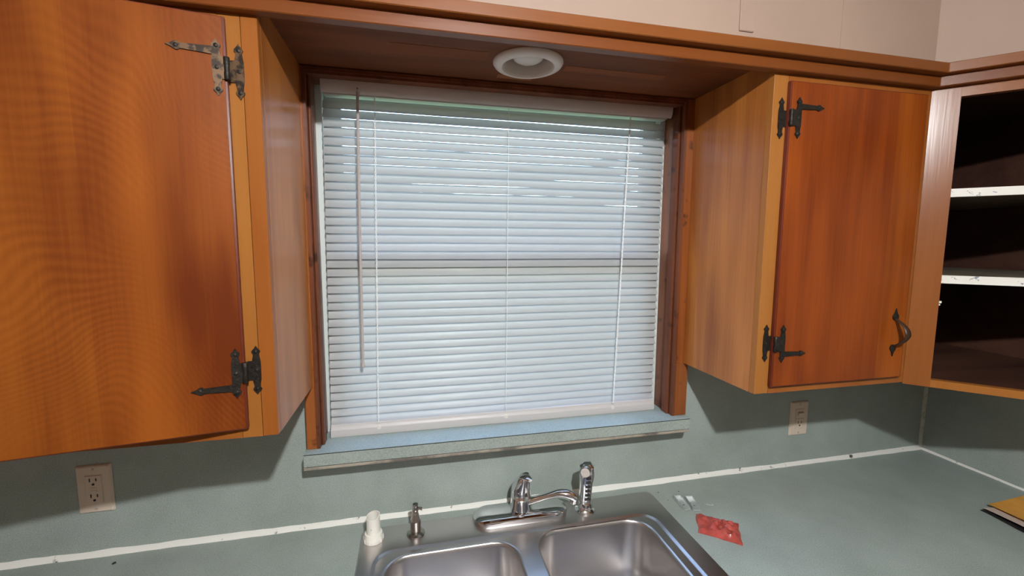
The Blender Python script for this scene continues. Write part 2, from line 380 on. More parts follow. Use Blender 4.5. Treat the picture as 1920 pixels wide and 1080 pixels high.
# ------------------------------------------------------------------ kitchen ceiling lamp (out of frame, lights the room)
lf = thing('ceiling_lamp_offscreen', (LAMP.x, LAMP.y, LAMP.z-.04), 'capped bulb ceiling lamp in the middle of the kitchen', 'lamp')
obj('canopy', lathe(new_bm(), [(.065, 0), (.065, .012), (.03, .03), (.024, .075)], (LAMP.x, LAMP.y, CEIL-.0), (0, 0, -1)), WHITEP, lf, True)
obj('socket_cap', lathe(new_bm(), [(.034, -.001), (.036, .004), (.034, .012), (.020, .030), (.020, CEIL-.05-LAMP.z)], (LAMP.x, LAMP.y, LAMP.z), (0, 0, 1)), plain('lamp_cap', (.25, .22, .2), .5), lf, True)  # opaque cap added over the bulb's upper half to cut light on the ceiling
bm = new_bm(); lathe(bm, [(.030*math.sin(a), -.030*math.cos(a)) for a in [math.pi*i/20 for i in range(0, 11)]], tuple(LAMP), (0, 0, 1), 24)
obj('bulb_offscreen', bm, emit('lamp_glow', (.95, .985, .99), BULB), lf, True)

# ================================================================== cabinets
def hl_leaf(bm, x, y, zc, th, arm=0, armz=0, tab=0):
    """one spear-ended hinge leaf lying on the plane y (front at y-th); arm=+-length of the L arm, tab=+-width of the knuckle tab"""
    half = [(.0068, 0), (.0066, .016), (.0046, .0265), (.0044, .0295), (.0068, .0325), (.0064, .0350), (.0030, .0385), (.0, .0435)]
    pts = [(u, v) for u, v in half]+[(-u, v) for u, v in half[-2::-1]]+[(-u, -v) for u, v in half[1:]]+[(u, -v) for u, v in half[-2:0:-1]]
    prism(bm, [(x+u, y, zc+v) for u, v in pts], (0, -th, 0))
    if tab: prism(bm, [(x, y-.0002, zc-.017), (x+tab, y-.0002, zc-.017), (x+tab, y-.0002, zc+.017), (x, y-.0002, zc+.017)], (0, -th, 0))
    if arm:
        s = 1 if arm > 0 else -1; l = abs(arm)
        q = [(.004, .0060), (l-.022, .0042), (l-.019, .0042), (l-.016, .0066), (l-.0125, .0062), (l-.008, .003), (l, 0)]
        P = [(u, v) for u, v in q]+[(u, -v) for u, v in q[-2::-1]]
        prism(bm, [(x+s*u, y-.0003, zc+armz+v) for u, v in P], (0, -th, 0))
    bmesh.ops.recalc_face_normals(bm, faces=bm.faces)
def screws(parent, pts, y, m, xf=None):
    for (x, z) in pts:
        obj('screw', lathe(new_bm(), [(.0034, 0), (.0032, .0010), (.0018, .0018)], (x, y, z), (0, -1, 0), 10), m, parent, True, xf)
def hinge(root, xf_, xd, xb, zc, armz, m, yf, yd, xfm):
    """xf_ frame leaf x, xd door leaf x, xb barrel x"""
    s = -1 if xd < xf_ else 1
    bm = new_bm(); hl_leaf(bm, xf_, yf, zc, .0022, 0, 0, (xb-xf_))
    h = obj('hinge', bm, m, root)
    d = new_bm(); hl_leaf(d, xd, yd, zc, .0022, s*.066, armz, (xb-xd))
    obj('door_leaf', d, m, h, False, xfm)
    obj('barrel', lathe(new_bm(), [(.0042, -.0175), (.0046, -.017), (.0046, -.006), (.0040, -.0058), (.0040, .0058), (.0046, .006), (.0046, .017), (.0042, .0175)], (xb, yd-.001, zc), (0, 0, 1), 12), IRON, h, True)
    screws(h, [(xf_, zc+.033), (xf_, zc), (xf_, zc-.033)], yf-.002, IRON)
    screws(h, [(xd, zc+.033), (xd, zc), (xd, zc-.033), (xd+s*.0525, zc+armz)], yd-.0022, IRON, xfm)
def slab_door(name, m, root, x0, x1, z0, z1, xfm=None):
    """lipped plywood door, rounded front arris, red-stained edge band"""
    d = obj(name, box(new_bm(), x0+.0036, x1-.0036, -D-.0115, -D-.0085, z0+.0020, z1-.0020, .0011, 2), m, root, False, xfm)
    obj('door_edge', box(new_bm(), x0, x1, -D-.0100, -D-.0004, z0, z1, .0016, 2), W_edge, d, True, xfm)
    return d
# ---- left cabinet, its door a little ajar
cl = thing('wall_cabinet', (-2.45, -D/2, ZB), 'orange varnished wall cabinet with swirling grain door standing slightly ajar', 'cabinet')
bxo('side_panel', W_sidel, cl, XL-.018, XL, -D+.0181, -.0352, ZB, ZP)
bxo('bottom_panel', W_side, cl, XW+.3, XL-.018, -D+.018, -.001, ZB, ZB+.016)
bxo('back_panel', W_in, cl, XW+.3, -2.024, -.012, -.001, ZB+.016, ZP)
bxo('side_panel', W_side, cl, XW+.28, XW+.3, -D+.018, -.001, ZB, ZP)
bxo('top_panel', W_in, cl, XW+.3, XL-.018, -D+.018, -.012, ZP-.016, ZP)
bxo('stile', W_stile, cl, -2.028, XL, -D, -D+.018, ZB, ZP, bev=.001)
bxo('stile', W_strip, cl, -2.060, -2.0285, -D+.0005, -D+.018, ZB, ZP)
bxo('rail', W_stile, cl, -2.52, -2.0605, -D, -D+.018, ZB, ZB+.03)
bxo('rail', W_stile, cl, -2.52, -2.0605, -D, -D+.018, 1.06, ZP)
bxo('stile', W_stile, cl, XW+.28, -2.5205, -D, -D+.018, ZB, ZP)
hx, hy = -2.046, -D-.006
AJ = Matrix.Translation((hx, hy, 0)) @ Matrix.Rotation(math.radians(9.3), 4, 'Z') @ Matrix.Translation((-hx, -hy, 0))
d1 = slab_door('door', W_ldoor, cl, -2.520, -2.0475, .4005, 1.080, AJ)
for zc, az, m in ((1.000, .025, IRONW), (.502, -.025, IRON)):
    hinge(cl, -2.0320, -2.0605, -2.0460, zc, az, m, -D, -D-.0117, AJ)
# ---- right cabinet
cr = thing('wall_cabinet', (-.78, -D/2, ZB), 'orange varnished wall cabinet with closed door between window and open corner cabinet', 'cabinet')
bxo('side_panel', W_side, cr, XR, XR+.018, -D+.0181, -.0352, ZB, ZP)
bxo('bottom_panel', W_side, cr, XR+.018, -.5605, -D+.018, -.001, ZB, ZB+.016)
bxo('back_panel', W_in, cr, -.982, -.5605, -.012, -.001, ZB+.016, ZP)
bxo('stile', W_strip, cr, XR, -.964, -D, -D+.018, ZB, ZP, bev=.001)
bxo('rail', W_stile, cr, -.9635, -.5605, -D, -D+.018, ZB, ZB+.03)
bxo('rail', W_stile, cr, -.9635, -.5605, -D, -D+.018, 1.06, ZP)
bxo('stile', W_stile, cr, -.600, -.5605, -D+.0003, -D+.018, ZB+.03, 1.06)
d2 = slab_door('door', W_rdoor, cr, -.9675, -.5830, .3985, 1.0745)
for zc, az in ((.997, .024), (.500, -.024)):
    hinge(cr, -.9800, -.9455, -.9640, zc, az, IRON, -D, -D-.0117, None)
# pull: two spade-shaped roses and a bowed grip
YD = -D-.0117
def spade(x, z, s):
    bm = new_bm(); pts = []
    for i in range(13):
        a = math.radians(-60+i*300/12) if False else math.radians(210-i*240/12)
        pts.append((x+.0085*math.cos(a)*1.0, z-s*.0085*math.sin(a)*-1 if False else z+s*(-.0085*math.sin(a))))
    pts = [(x+.0088*math.cos(t), z-s*.0088*math.sin(t)) for t in [math.radians(-25+i*230/14) for i in range(15)]]
    pts += [(x-.0030, z+s*.0105), (x, z+s*.0205), (x+.0030, z+s*.0105)]
    prism(bm, [(p[0], YD+.0002, p[1]) for p in pts], (0, -.0028, 0))
    return bm
pu = obj('handle', spade(-.621, .552, 1), IRON, d2)
obj('rose', spade(-.621, .4745, -1), IRON, pu)
path = [(-.621, YD-.002-.030*math.sin(math.pi*i/14)**.8, .5465-.066*i/14) for i in range(15)]
bm = new_bm(); tube(bm, path, [.0042+.0042*math.sin(math.pi*i/14) for i in range(15)], 12, .42, side=(0, -1, 0))
obj('grip', bm, BROWNGRIP, pu, True)

# ---- open diagonal corner cabinet
S2 = math.sqrt(.5)
def dg(s, o, z):   # point on the diagonal front: s along it from the inner corner, o into the room
    return Vector((A[0]+s*S2-o*S2, A[1]-s*S2-o*S2, z))
def dbox(bm, s0, s1, o0, o1, z0, z1):
    return prism(bm, [dg(s0, o0, z0), dg(s1, o0, z0), dg(s1, o1, z0), dg(s0, o1, z0)], (0, 0, z1-z0))
FWID = math.hypot(B[0]-A[0], B[1]-A[1])
cc = thing('corner_cabinet', (-.25, -.25, ZB), 'open diagonal corner cabinet with dark inside and white edged shelves', 'cabinet')
ZC = .3770
obj('stile', dbox(new_bm(), .0, .0512, -.018, 0, ZC, ZP), W_diag, cc)
obj('stile', dbox(new_bm(), FWID-.0512, FWID, -.018, 0, ZC, ZP), W_diag, cc)
obj('top_rail', dbox(new_bm(), .0513, FWID-.0513, -.018, 0, 1.067, ZP), wood('diag_rail_wood', (.19, .052, .011), (.30, .098, .021), grain='X', seed=31, rings=3, rough=.22, contrast=.7, spec=.7), cc)
obj('bottom_rail', dbox(new_bm(), .0513, FWID-.0513, -.018, 0, ZC, .3955), W_strip, cc)
def plan(i, z):   # five-sided plan inset by i
    e = .018
    return [(-.5595+i, -.001-i, z), (-.001-i, -.001-i, z), (-.001-i, -.5595+i, z), (B[0]-.0+(-0)*i, -.5595+i, z), dg(FWID-.001-i, -e-.0002, z), dg(.001+i, -e-.0002, z), (-.5595+i, A[1]+.0, z)]
def plan2(i, z, e):
    p, q = dg(.002, -e, z), dg(FWID-.002, -e, z); c = p.x+p.y
    x0 = -.5595+i; y0 = -.5595+i
    return [(x0, -.001-i, z), (-.001-i, -.001-i, z), (-.001-i, y0, z), (c-y0, y0, z), (x0, c-x0, z)]
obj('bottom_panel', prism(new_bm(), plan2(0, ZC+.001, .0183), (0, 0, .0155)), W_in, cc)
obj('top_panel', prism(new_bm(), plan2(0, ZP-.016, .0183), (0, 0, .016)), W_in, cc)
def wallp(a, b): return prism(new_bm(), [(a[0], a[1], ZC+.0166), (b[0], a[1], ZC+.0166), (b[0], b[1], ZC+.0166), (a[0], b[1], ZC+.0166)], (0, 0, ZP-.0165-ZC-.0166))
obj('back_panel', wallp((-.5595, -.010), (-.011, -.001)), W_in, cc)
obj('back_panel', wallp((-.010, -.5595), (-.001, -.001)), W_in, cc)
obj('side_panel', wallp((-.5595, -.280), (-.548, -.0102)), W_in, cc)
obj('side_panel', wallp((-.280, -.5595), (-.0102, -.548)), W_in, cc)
SHW = patchy('chipped_white_paint', (.80, .76, .70), (.22, .23, .30), .63, .67, 55, .5)
SHB = plain('shelf_grey_brown', (.16, .125, .09), .6, var=.25, vscale=12)
for z in (.6335, .8410):
    sh = obj('shelf', prism(new_bm(), plan2(.0118, z, .034), (0, 0, .0185)), SHB, cc)
    p = dg(0, -.0338, z)
    obj('shelf_edge', dbox(new_bm(), .030, FWID-.030, -.0345, -.0235, z-.0004, z+.0189), SHW, sh)
ck = obj('shelf_clip', dbox(new_bm(), .0505, .0600, -.026, -.0185, .5845, .5895), WPLAST, cc)
obj('clip_tab', dbox(new_bm(), .0505, .0580, -.025, -.0185, .5785, .5825), WPLAST, ck)

# ------------------------------------------------------------------ recessed downlight in the soffit
rl = thing('recessed_light', (-1.508, -.160, ZP-.012), 'round white recessed downlight, unlit, in the dark soffit over the window', 'light')
c = (-1.508, -.160, ZP)
obj('trim_ring', lathe(new_bm(), [(.056, .0), (.0555, -.007), (.058, -.011), (.066, -.0105), (.074, -.007), (.0775, -.002), (.0775, .0)], c, (0, 0, 1), 48, False, False), WHITEP, rl, True)
obj('baffle', lathe(new_bm(), [(.0560, -.0075), (.0545, .000), (.0520, .022), (.0500, .050), (.0495, .0505)], c, (0, 0, 1), 40, False, True), BAFFLE, rl, True)
obj('bulb', lathe(new_bm(), [(.020, .0500), (.028, .040), (.0345, .022), (.0350, .014), (.0320, .007), (.024, .0025), (.012, .0005), (.0, .0)], c, (0, 0, 1), 32, True, False), plain('frosted_bulb', (.72, .68, .63), .25), rl, True)

# ------------------------------------------------------------------ window blind
bl = thing('window_blind', (-1.51, .035, .2222), 'white horizontal slat mini blind, closed, hanging in the kitchen window', 'blind')
BY = .034
prof = [(.022, 1.114), (.006, 1.1145), (.001, 1.112), (-.002, 1.106), (-.0025, 1.096), (.000, 1.086), (.004, 1.079), (.0075, 1.0765), (.010, 1.078), (.022, 1.082)]
bm = new_bm(); loft(bm, [[(x, p[0], p[1]) for p in prof] for x in (-1.9665, -1.047)], True, True, True); bmesh.ops.recalc_face_normals(bm, faces=bm.faces)
obj('valance', bm, RAIL, bl, True)
bxo('headrail', RAIL, bl, -1.9655, -1.049, .0225, .0505, 1.078, 1.1095, bev=.001)
TILT = math.radians(64.0); SW = .0252; X0, X1 = -1.970, -1.048
def slat_mesh(seed):
    rs = random.Random(seed); ph = [rs.uniform(0, 6.28) for _ in range(4)]
    bm = new_bm(); n = 6; th = .0005; rows = []
    for k in range(2):
        for i in range(n+1):
            u = -1+2*i/n; a = u*SW/2; h = -.0019*(1-u*u)
            if k: i2 = n-i; u = -1+2*i2/n; a = u*SW/2; h = -.0019*(1-u*u)-th
            y = a*math.cos(TILT)-h*math.sin(TILT); z = a*math.sin(TILT)+h*math.cos(TILT)
            rows.append((y, z))
    r = .006; loops = []
    xs = [X0, X0+.002]+[X0+.002+(X1-X0-.004)*q/36 for q in range(1, 36)]+[X1-.002, X1]
    for x in xs:
        sc = .72 if x in (X0, X1) else 1
        u = (x-X0)/(X1-X0); dt = math.radians(1.3*math.sin(u*11+ph[0])+.9*math.sin(u*27+ph[1])+.7*math.sin(u*58+ph[2])); dz = .0003*math.sin(u*9+ph[3])
        ct, st_ = math.cos(dt), math.sin(dt)
        loops.append([(x, BY+(y*ct-z*st_)*sc, (y*st_+z*ct)*sc+dz) for y, z in rows])
    loft(bm, loops, True, True, True); bmesh.ops.recalc_face_normals(bm, faces=bm.faces)
    return bm
slv = []; NS = 38; PIT = .0214; ZS0 = .2660
for i in range(NS):
    z = ZS0+i*PIT; sk = -.0075*(1-(z-.26)/.8)
    if i < 7:
        o = obj('slat', slat_mesh(i), SLAT, bl, True); slv.append(o)
    else:
        o = slv[(i*3) % 7].copy(); COL.objects.link(o); o.parent = bl
    o.location = (sk, 0, z)
    o.rotation_euler = (math.radians(random.uniform(-1.6, 1.6)), math.radians(random.uniform(-.05, .05)), 0)
    # rotation about the slat's own axis: shift so that it pivots at the slat, not at the thing's base
    p = Vector((0, BY-ORG[bl.name].y, -ORG[bl.name].z)); o.location = Vector((sk, 0, z)) + p - (o.rotation_euler.to_matrix() @ p)
br = [(BY-.013, .2255), (BY-.0145, .232), (BY-.0135, .244), (BY-.010, .2475), (BY-.0085, .2555), (BY-.006, .2575), (BY+.010, .2575), (BY+.012, .2255)]
bm = new_bm(); loft(bm, [[(x, p[0], p[1]-.0030) for p in br] for x in (-1.9775, -1.9755, -1.0570, -1.0550)], True, True, True); bmesh.ops.recalc_face_normals(bm, faces=bm.faces)
rb = obj('bottom_rail', bm, RAIL, bl, True)
for x in (-1.858, -1.516, -1.192): obj('cord_button', lathe(new_bm(), [(.006, 0), (.0055, .0012), (.002, .0016)], (x, BY-.0132, .2405), (0, -1, 0), 12), WHITEP, rb, True)
wd = obj('wand', tube(new_bm(), [(-1.884, -.004, 1.079), (-1.886, -.006, .95), (-1.889, -.004, .70), (-1.891, .000, .422)], .0033, 8), WAND, bl, True)
obj('wand_hook', tube(new_bm(), [(-1.884, .004, 1.084), (-1.884, -.003, 1.088), (-1.884, -.006, 1.083), (-1.884, -.004, 1.076)], .0016, 8), STEELD, wd, True)
obj('wand_tip', lathe(new_bm(), [(.0038, 0), (.0044, -.004), (.0040, -.012), (.002, -.014)], (-1.891, .000, .423), (0, 0, 1), 12), WAND, wd, True)
def cord(x0, x1, y, twist, r):
    bm = new_bm()
    for k in range(2 if twist else 1):
        P = []
        n = 230 if twist else 12
        for i in range(n+1):
            t = i/n; a = t*2*math.pi*34+k*math.pi
            P.append((x0+(x1-x0)*t+(.0016*math.cos(a) if twist else 0), y+(.0010*math.sin(a) if twist else 0), 1.078-(1.078-.2545)*t))
        tube(bm, P, r, 5)
    return obj('cord', bm, CORDM, bl, True)
cord(-1.847, -1.859, BY-.0168, True, .00085); cord(-1.512, -1.517, BY-.0160, False, .0007); cord(-1.166, -1.192, BY-.0168, True, .0012)

# ------------------------------------------------------------------ wall plates
def plate(name, x, z, label, kind):
    t = thing(name, (x, 0, z-.0572), label, 'outlet' if kind == 0 else 'switch')
    bm = box(new_bm(), x-.035, x+.035, -.0058, .0002, z-.0572, z+.0572)
    for v in bm.verts:
        if v.co.y < -.003: v.co.x = x+(v.co.x-x)*.91; v.co.z = z+(v.co.z-z)*.945
    bmesh.ops.bevel(bm, geom=list(bm.edges), offset=.0012, segments=2, affect='EDGES')
    obj('cover_plate', bm, PLATE, t, True)
    yf = -.0058
    f = bxo('insert_frame', PLATE, t, x-.0172, x+.0172, yf-.0004, yf+.002, z-.0340, z+.0340)
    for s in (-1, 1): obj('plate_screw', lathe(new_bm(), [(.0032, 0), (.003, .0008), (.001, .0011)], (x, yf+.0001, z+s*.0475), (0, -1, 0), 12), plain('screw_almond', (.50, .40, .33), .4), t, True)
    def recept(zc, par):
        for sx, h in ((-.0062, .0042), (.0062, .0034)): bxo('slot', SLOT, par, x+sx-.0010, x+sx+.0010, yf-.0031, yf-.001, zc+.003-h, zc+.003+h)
        obj('ground_hole', lathe(new_bm(), [(.0026, 0), (.0026, .0009)], (x, yf-.0023, zc-.0075), (0, -1, 0), 12), SLOT, par)  # slots and hole are raised dark pads, their inner shade painted
    if kind == 0:
        b = bxo('receptacle', PLATE, t, x-.0162, x+.0162, yf-.0025, yf+.001, z-.0330, z+.0330, bev=.0008)
        recept(z+.0205, b); recept(z-.0175, b)
        bxo('test_button', PLATE, b, x-.0065, x+.0065, yf-.0035, yf-.002, z+.0012, z+.0052, bev=.0004); bxo('test_button', PLATE, b, x-.0065, x+.0065, yf-.0035, yf-.002, z-.0052, z-.0012, bev=.0004)
    else:
        b = bxo('receptacle', PLATE, t, x-.0162, x+.0162, yf-.0025, yf+.001, z-.0330, z+.0005, bev=.0008)
        recept(z-.0150, b)
        s = bxo('switch_body', PLATE, t, x-.0162, x+.0162, yf-.0022, yf+.001, z+.0015, z+.0330, bev=.0008)
        bm = prism(new_bm(), [(x-.010, yf-.002, z+.024), (x-.010, yf-.0085, z+.021), (x-.010, yf-.006, z+.012), (x-.010, yf-.002, z+.010)], (.020, 0, 0))
        obj('toggle', bm, PLATE, s)
    return t
plate('wall_outlet', -2.480, .1625, 'almond duplex outlet on the laminate wall under the ajar cabinet', 0)
plate('switch_outlet', -.541, .1600, 'almond combined switch and outlet on the wall under the closed cabinet', 1)

# ================================================================== worktop, base, sink
SX0, SX1, SY0, SY1 = -1.900, -1.100, -.598, -.046
bm = new_bm(); hx0, hx1, hy0, hy1 = SX0+.02, SX1-.02, SY0+.02, SY1-.02
box(bm, XW, hx0, -.635, 0, -.038, 0); box(bm, hx1, 0, -.635, 0, -.038, 0); box(bm, hx0, hx1, hy1, 0, -.038, 0); box(bm, hx0, hx1, -.635, hy0, -.038, 0)
box(bm, -.635, 0, -1.3, -.635, -.038, 0)
bmesh.ops.remove_doubles(bm, verts=bm.verts, dist=1e-5)
tag(obj('countertop', bm, LAM), 'grey green laminate L-shaped kitchen worktop around the sink', 'countertop')
bc = thing('base_cabinet', (-2.0, -.3, FL), 'wooden base cabinet run under the laminate worktop', 'cabinet')
bm = new_bm(); box(bm, XW+.002, hx0-.03, -.60, -.002, FL+.1, -.0385); box(bm, hx1+.03, -.002, -.60, -.002, FL+.1, -.0385); box(bm, hx0-.03, hx1+.03, -.60, -.585+.0, FL+.1, -.0385); box(bm, XW+.002, -.002, -.54, -.002, FL+.0005, FL+.1); box(bm, -.6, -.002, -1.29, -.60, FL+.0005, -.0385)
obj('carcass', bm, W_stile, bc)
for i in range(6): bxo('door', W_rdoor, bc, -3.36+i*.455, -3.36+i*.455+.43, -.613, -.6002, FL+.13, -.09, bev=.002)
def rrect(x0, x1, y0, y1, r, z, n=7):
    P = []
    for cx, cy, a0 in ((x1-r, y1-r, 0), (x0+r, y1-r, 90), (x0+r, y0+r, 180), (x1-r, y0+r, 270)):
        for i in range(n): a = math.radians(a0+90*i/(n-1)); P.append((cx+r*math.cos(a), cy+r*math.sin(a), z))
    return P
sk = thing('kitchen_sink', (-1.5, -.32, -.17), 'double bowl stainless steel drop-in sink set in the green worktop', 'sink')
def ring(outer, inner):
    bm = new_bm(); es = []
    for lp in [outer]+inner:
        vs = [bm.verts.new(Vector(p)) for p in lp]; es += [bm.edges.new((vs[i], vs[(i+1) % len(vs)])) for i in range(len(vs))]
    bmesh.ops.triangle_fill(bm, edges=es, use_beauty=True, normal=(0, 0, 1)); return bm
ZD, ZL = .0075, .0035
st = (-1.866, -1.148, -.575, -.138)      # step around both bowls
b1 = (-1.838, -1.532, -.560, -.160); b2 = (-1.482, -1.180, -.560, -.150)
bm = ring(rrect(SX0+.004, SX1-.004, SY0+.004, SY1-.004, .018, ZD), [rrect(*st, .045, ZD)])
loft(bm, [rrect(SX0, SX1, SY0, SY1, .02, .0003), rrect(SX0+.001, SX1-.001, SY0+.001, SY1-.001, .02, .004), rrect(SX0+.004, SX1-.004, SY0+.004, SY1-.004, .018, ZD)])
def ins(t, d, r, z): return rrect(t[0]+d, t[1]-d, t[2]+d, t[3]-d, r, z)
loft(bm, [rrect(*st, .045, ZD), ins(st, .002, .044, ZD-.0004), ins(st, .006, .040, ZL+.0004), ins(st, .009, .038, ZL)])
bmesh.ops.remove_doubles(bm, verts=bm.verts, dist=1e-6); bmesh.ops.recalc_face_normals(bm, faces=bm.faces)
obj('deck', bm, STEEL, sk, True)
bm = ring(ins(st, .009, .038, ZL), [ins(b1, -.004, .062, ZL), ins(b2, -.004, .062, ZL)])
obj('ledge', bm, STEEL, sk, True)
for b in (b1, b2):
    bm = new_bm()
    ls = [ins(b, -.004, .062, ZL), ins(b, -.0015, .060, ZL-.0006), ins(b, .001, .058, ZL-.003), ins(b, .003, .056, ZL-.010), ins(b, .008, .056, -.120), ins(b, .012, .056, -.143), ins(b, .022, .050, -.158), ins(b, .040, .040, -.165), ins(b, .075, .03, -.167)]
    vs = loft(bm, ls)
    cx, cy = (b[0]+b[1])/2, (b[2]+b[3])/2
    l2 = [(cx+.045*math.cos(math.atan2(p[1]-cy, p[0]-cx)), cy+.045*math.sin(math.atan2(p[1]-cy, p[0]-cx)), -.1685) for p in ls[-1]]
    loft(bm, [ls[-1], l2]); bmesh.ops.remove_doubles(bm, verts=bm.verts, dist=1e-6)
    for f in bm.faces: f.normal_update()
    bw = obj('bowl', bm, STEEL, sk, True)
    obj('drain', lathe(new_bm(), [(.046, .0012), (.043, .0016), (.040, -.001), (.036, -.012), (.0, -.013)], (cx, cy, -.1690), (0, 0, 1), 32, False, False), CHROME, bw, True)

# ---- faucet
FX, FY = -1.497, -.077
fc = thing('faucet', (FX, FY, ZD), 'chrome single lever kitchen faucet on an oval base plate', 'faucet')
def stadium(cx, cy, hl, hw, z, n=12):
    P = []
    for i in range(n): a = math.radians(-90+180*i/(n-1)); P.append((cx+hl-hw+hw*math.cos(a), cy+hw*math.sin(a), z))
    for i in range(n): a = math.radians(90+180*i/(n-1)); P.append((cx-hl+hw+hw*math.cos(a), cy+hw*math.sin(a), z))
    return P
bm = new_bm(); loft(bm, [stadium(FX, FY, .127, .0405, ZD-.0002), stadium(FX, FY, .128, .0412, ZD+.006), stadium(FX, FY, .126, .040, ZD+.0125), stadium(FX, FY, .118, .033, ZD+.0180), stadium(FX, FY, .088, .012, ZD+.0205)], True, True, True)
bmesh.ops.recalc_face_normals(bm, faces=bm.faces)
obj('deck_plate', bm, CHROME, fc, True)
bx_, by_ = -1.494, -.070
obj('body', lathe(new_bm(), [(.0320, .012), (.0310, .020), (.0275, .030), (.0265, .046), (.0272, .047), (.0272, .0485), (.0260, .050), (.0255, .070)], (bx_, by_, ZD), (0, 0, 1), 28), CHROME, fc, True)
# lever handle: hood leaning back-to-front with a short lip
bm = new_bm(); loops = []
for t in [i/9 for i in range(10)]:
    zc = ZD+.070+.042*t; r = .0255*(1-.52*t**2); sh = .012*t**2
    ax_ = .006*t
    loops.append([(bx_+ax_+r*math.cos(a), by_-sh*.9+r*math.sin(a), zc+.004*t*math.cos(a)) for a in [2*math.pi*k/20 for k in range(20)]])
loft(bm, loops, True, True, True); bmesh.ops.recalc_face_normals(bm, faces=bm.faces)
hd = obj('lever', bm, CHROME, fc, True)
obj('lever_lip', tube(new_bm(), [(bx_+.002, by_-.008, ZD+.104), (bx_+.008, by_-.020, ZD+.111), (bx_+.012, by_-.034, ZD+.114), (bx_+.014, by_-.042, ZD+.113)], [.012, .0115, .010, .006], 12, .55), CHROME, hd, True)
sp_ = [(bx_+.012, by_-.006, ZD+.034), (bx_+.036, by_-.018, ZD+.045), (bx_+.066, by_-.032, ZD+.060), (bx_+.090, by_-.042, ZD+.0705), (bx_+.110, by_-.048, ZD+.0705), (bx_+.126, by_-.053, ZD+.0640), (bx_+.134, by_-.056, ZD+.058)]
so = obj('spout', tube(new_bm(), sp_, [.0140, .0120, .0110, .0125, .0145, .0145, .0125], 14, .72), CHROME, fc, True)
obj('aerator', lathe(new_bm(), [(.0095, .004), (.0098, -.010), (.0085, -.013), (.006, -.0135)], (bx_+.128, by_-.054, ZD+.058), (0, 0, 1), 18), CHROME, so, True)
# ---- side sprayer
px, py = -1.322, -.094
sp = thing('side_sprayer', (px, py, ZD), 'chrome pull-out side sprayer standing beside the faucet', 'sprayer')
obj('flange', lathe(new_bm(), [(.0265, -.0002), (.026, .004), (.021, .008), (.0185, .013), (.0175, .022), (.015, .024)], (px, py, ZD), (0, 0, 1), 28), CHROME, sp, True)
bm = new_bm(); loft(bm, [[(px+sx*(.0145+.004*t)+.002*t, py+sy*(.0125+.002*t)-.004*t, ZD+.022+.104*t) for sx, sy in [(math.copysign(abs(math.cos(a))**.6, math.cos(a)), math.copysign(abs(math.sin(a))**.6, math.sin(a))) for a in [2*math.pi*k/20 for k in range(20)]]] for t in [i/6 for i in range(7)]]+[[(px+.002+.011*math.cos(a), py-.004+.009*math.sin(a), ZD+.134) for a in [2*math.pi*k/20 for k in range(20)]]], True, True, True)
bmesh.ops.recalc_face_normals(bm, faces=bm.faces)
hb = obj('handle', bm, CHROME, sp, True)
for k in range(6): bxo('grip_rib', plain('grip_dark', (.05, .045, .04), .3, .5), hb, px-.006+.001*k*.3, px+.008+.001*k*.3, py-.0166-.0006*k, py-.009, ZD+.036+k*.012, ZD+.041+k*.012, bev=.001)
hdv = Vector((-.52, -.84, .08)).normalized(); hp = Vector((px-.001, py-.008, ZD+.118))
obj('spray_head', lathe(new_bm(), [(.0145, -.008), (.0158, .0), (.0158, .014), (.0145, .017), (.0122, .0172)], tuple(hp), tuple(hdv), 22), CHROME, sp, True)
obj('spray_face', lathe(new_bm(), [(.0121, .0160), (.0118, .0184), (.0072, .0188), (.0065, .0178), (.0, .0180)], tuple(hp), tuple(hdv), 20), plain('grey_spray_face', (.55, .50, .46), .5), sp, True)
obj('trigger', tube(new_bm(), [(px+.012, py+.004, ZD+.132), (px+.021, py+.002, ZD+.122), (px+.022, py, ZD+.098), (px+.019, py, ZD+.078)], .0038, 8), CHROME, sp, True)
# ---- soap dispenser
px, py = -1.768, -.094
sd = thing('soap_dispenser', (px, py, ZD), 'small nickel soap dispenser pump on the sink deck', 'soap dispenser')
obj('flange', lathe(new_bm(), [(.0225, -.0002), (.022, .003), (.017, .0055), (.0135, .007)], (px, py, ZD), (0, 0, 1), 24), STEELD, sd, True)
obj('body', lathe(new_bm(), [(.0125, .0065), (.0125, .034), (.0130, .036), (.0118, .039), (.0085, .050), (.0065, .056), (.0062, .060)], (px, py, ZD), (0, 0, 1), 24), STEELD, sd, True)
obj('pump_head', lathe(new_bm(), [(.0062, .0595), (.0078, .062), (.0080, .066), (.0066, .071), (.0074, .074), (.0066, .0785), (.002, .080)], (px, py, ZD), (0, 0, 1), 20), STEELD, sd, True)
obj('nozzle', tube(new_bm(), [(px, py, ZD+.066), (px+.010, py-.003, ZD+.067), (px+.0165, py-.005, ZD+.066)], [.0042, .0034, .0040], 10), STEELD, sd, True)
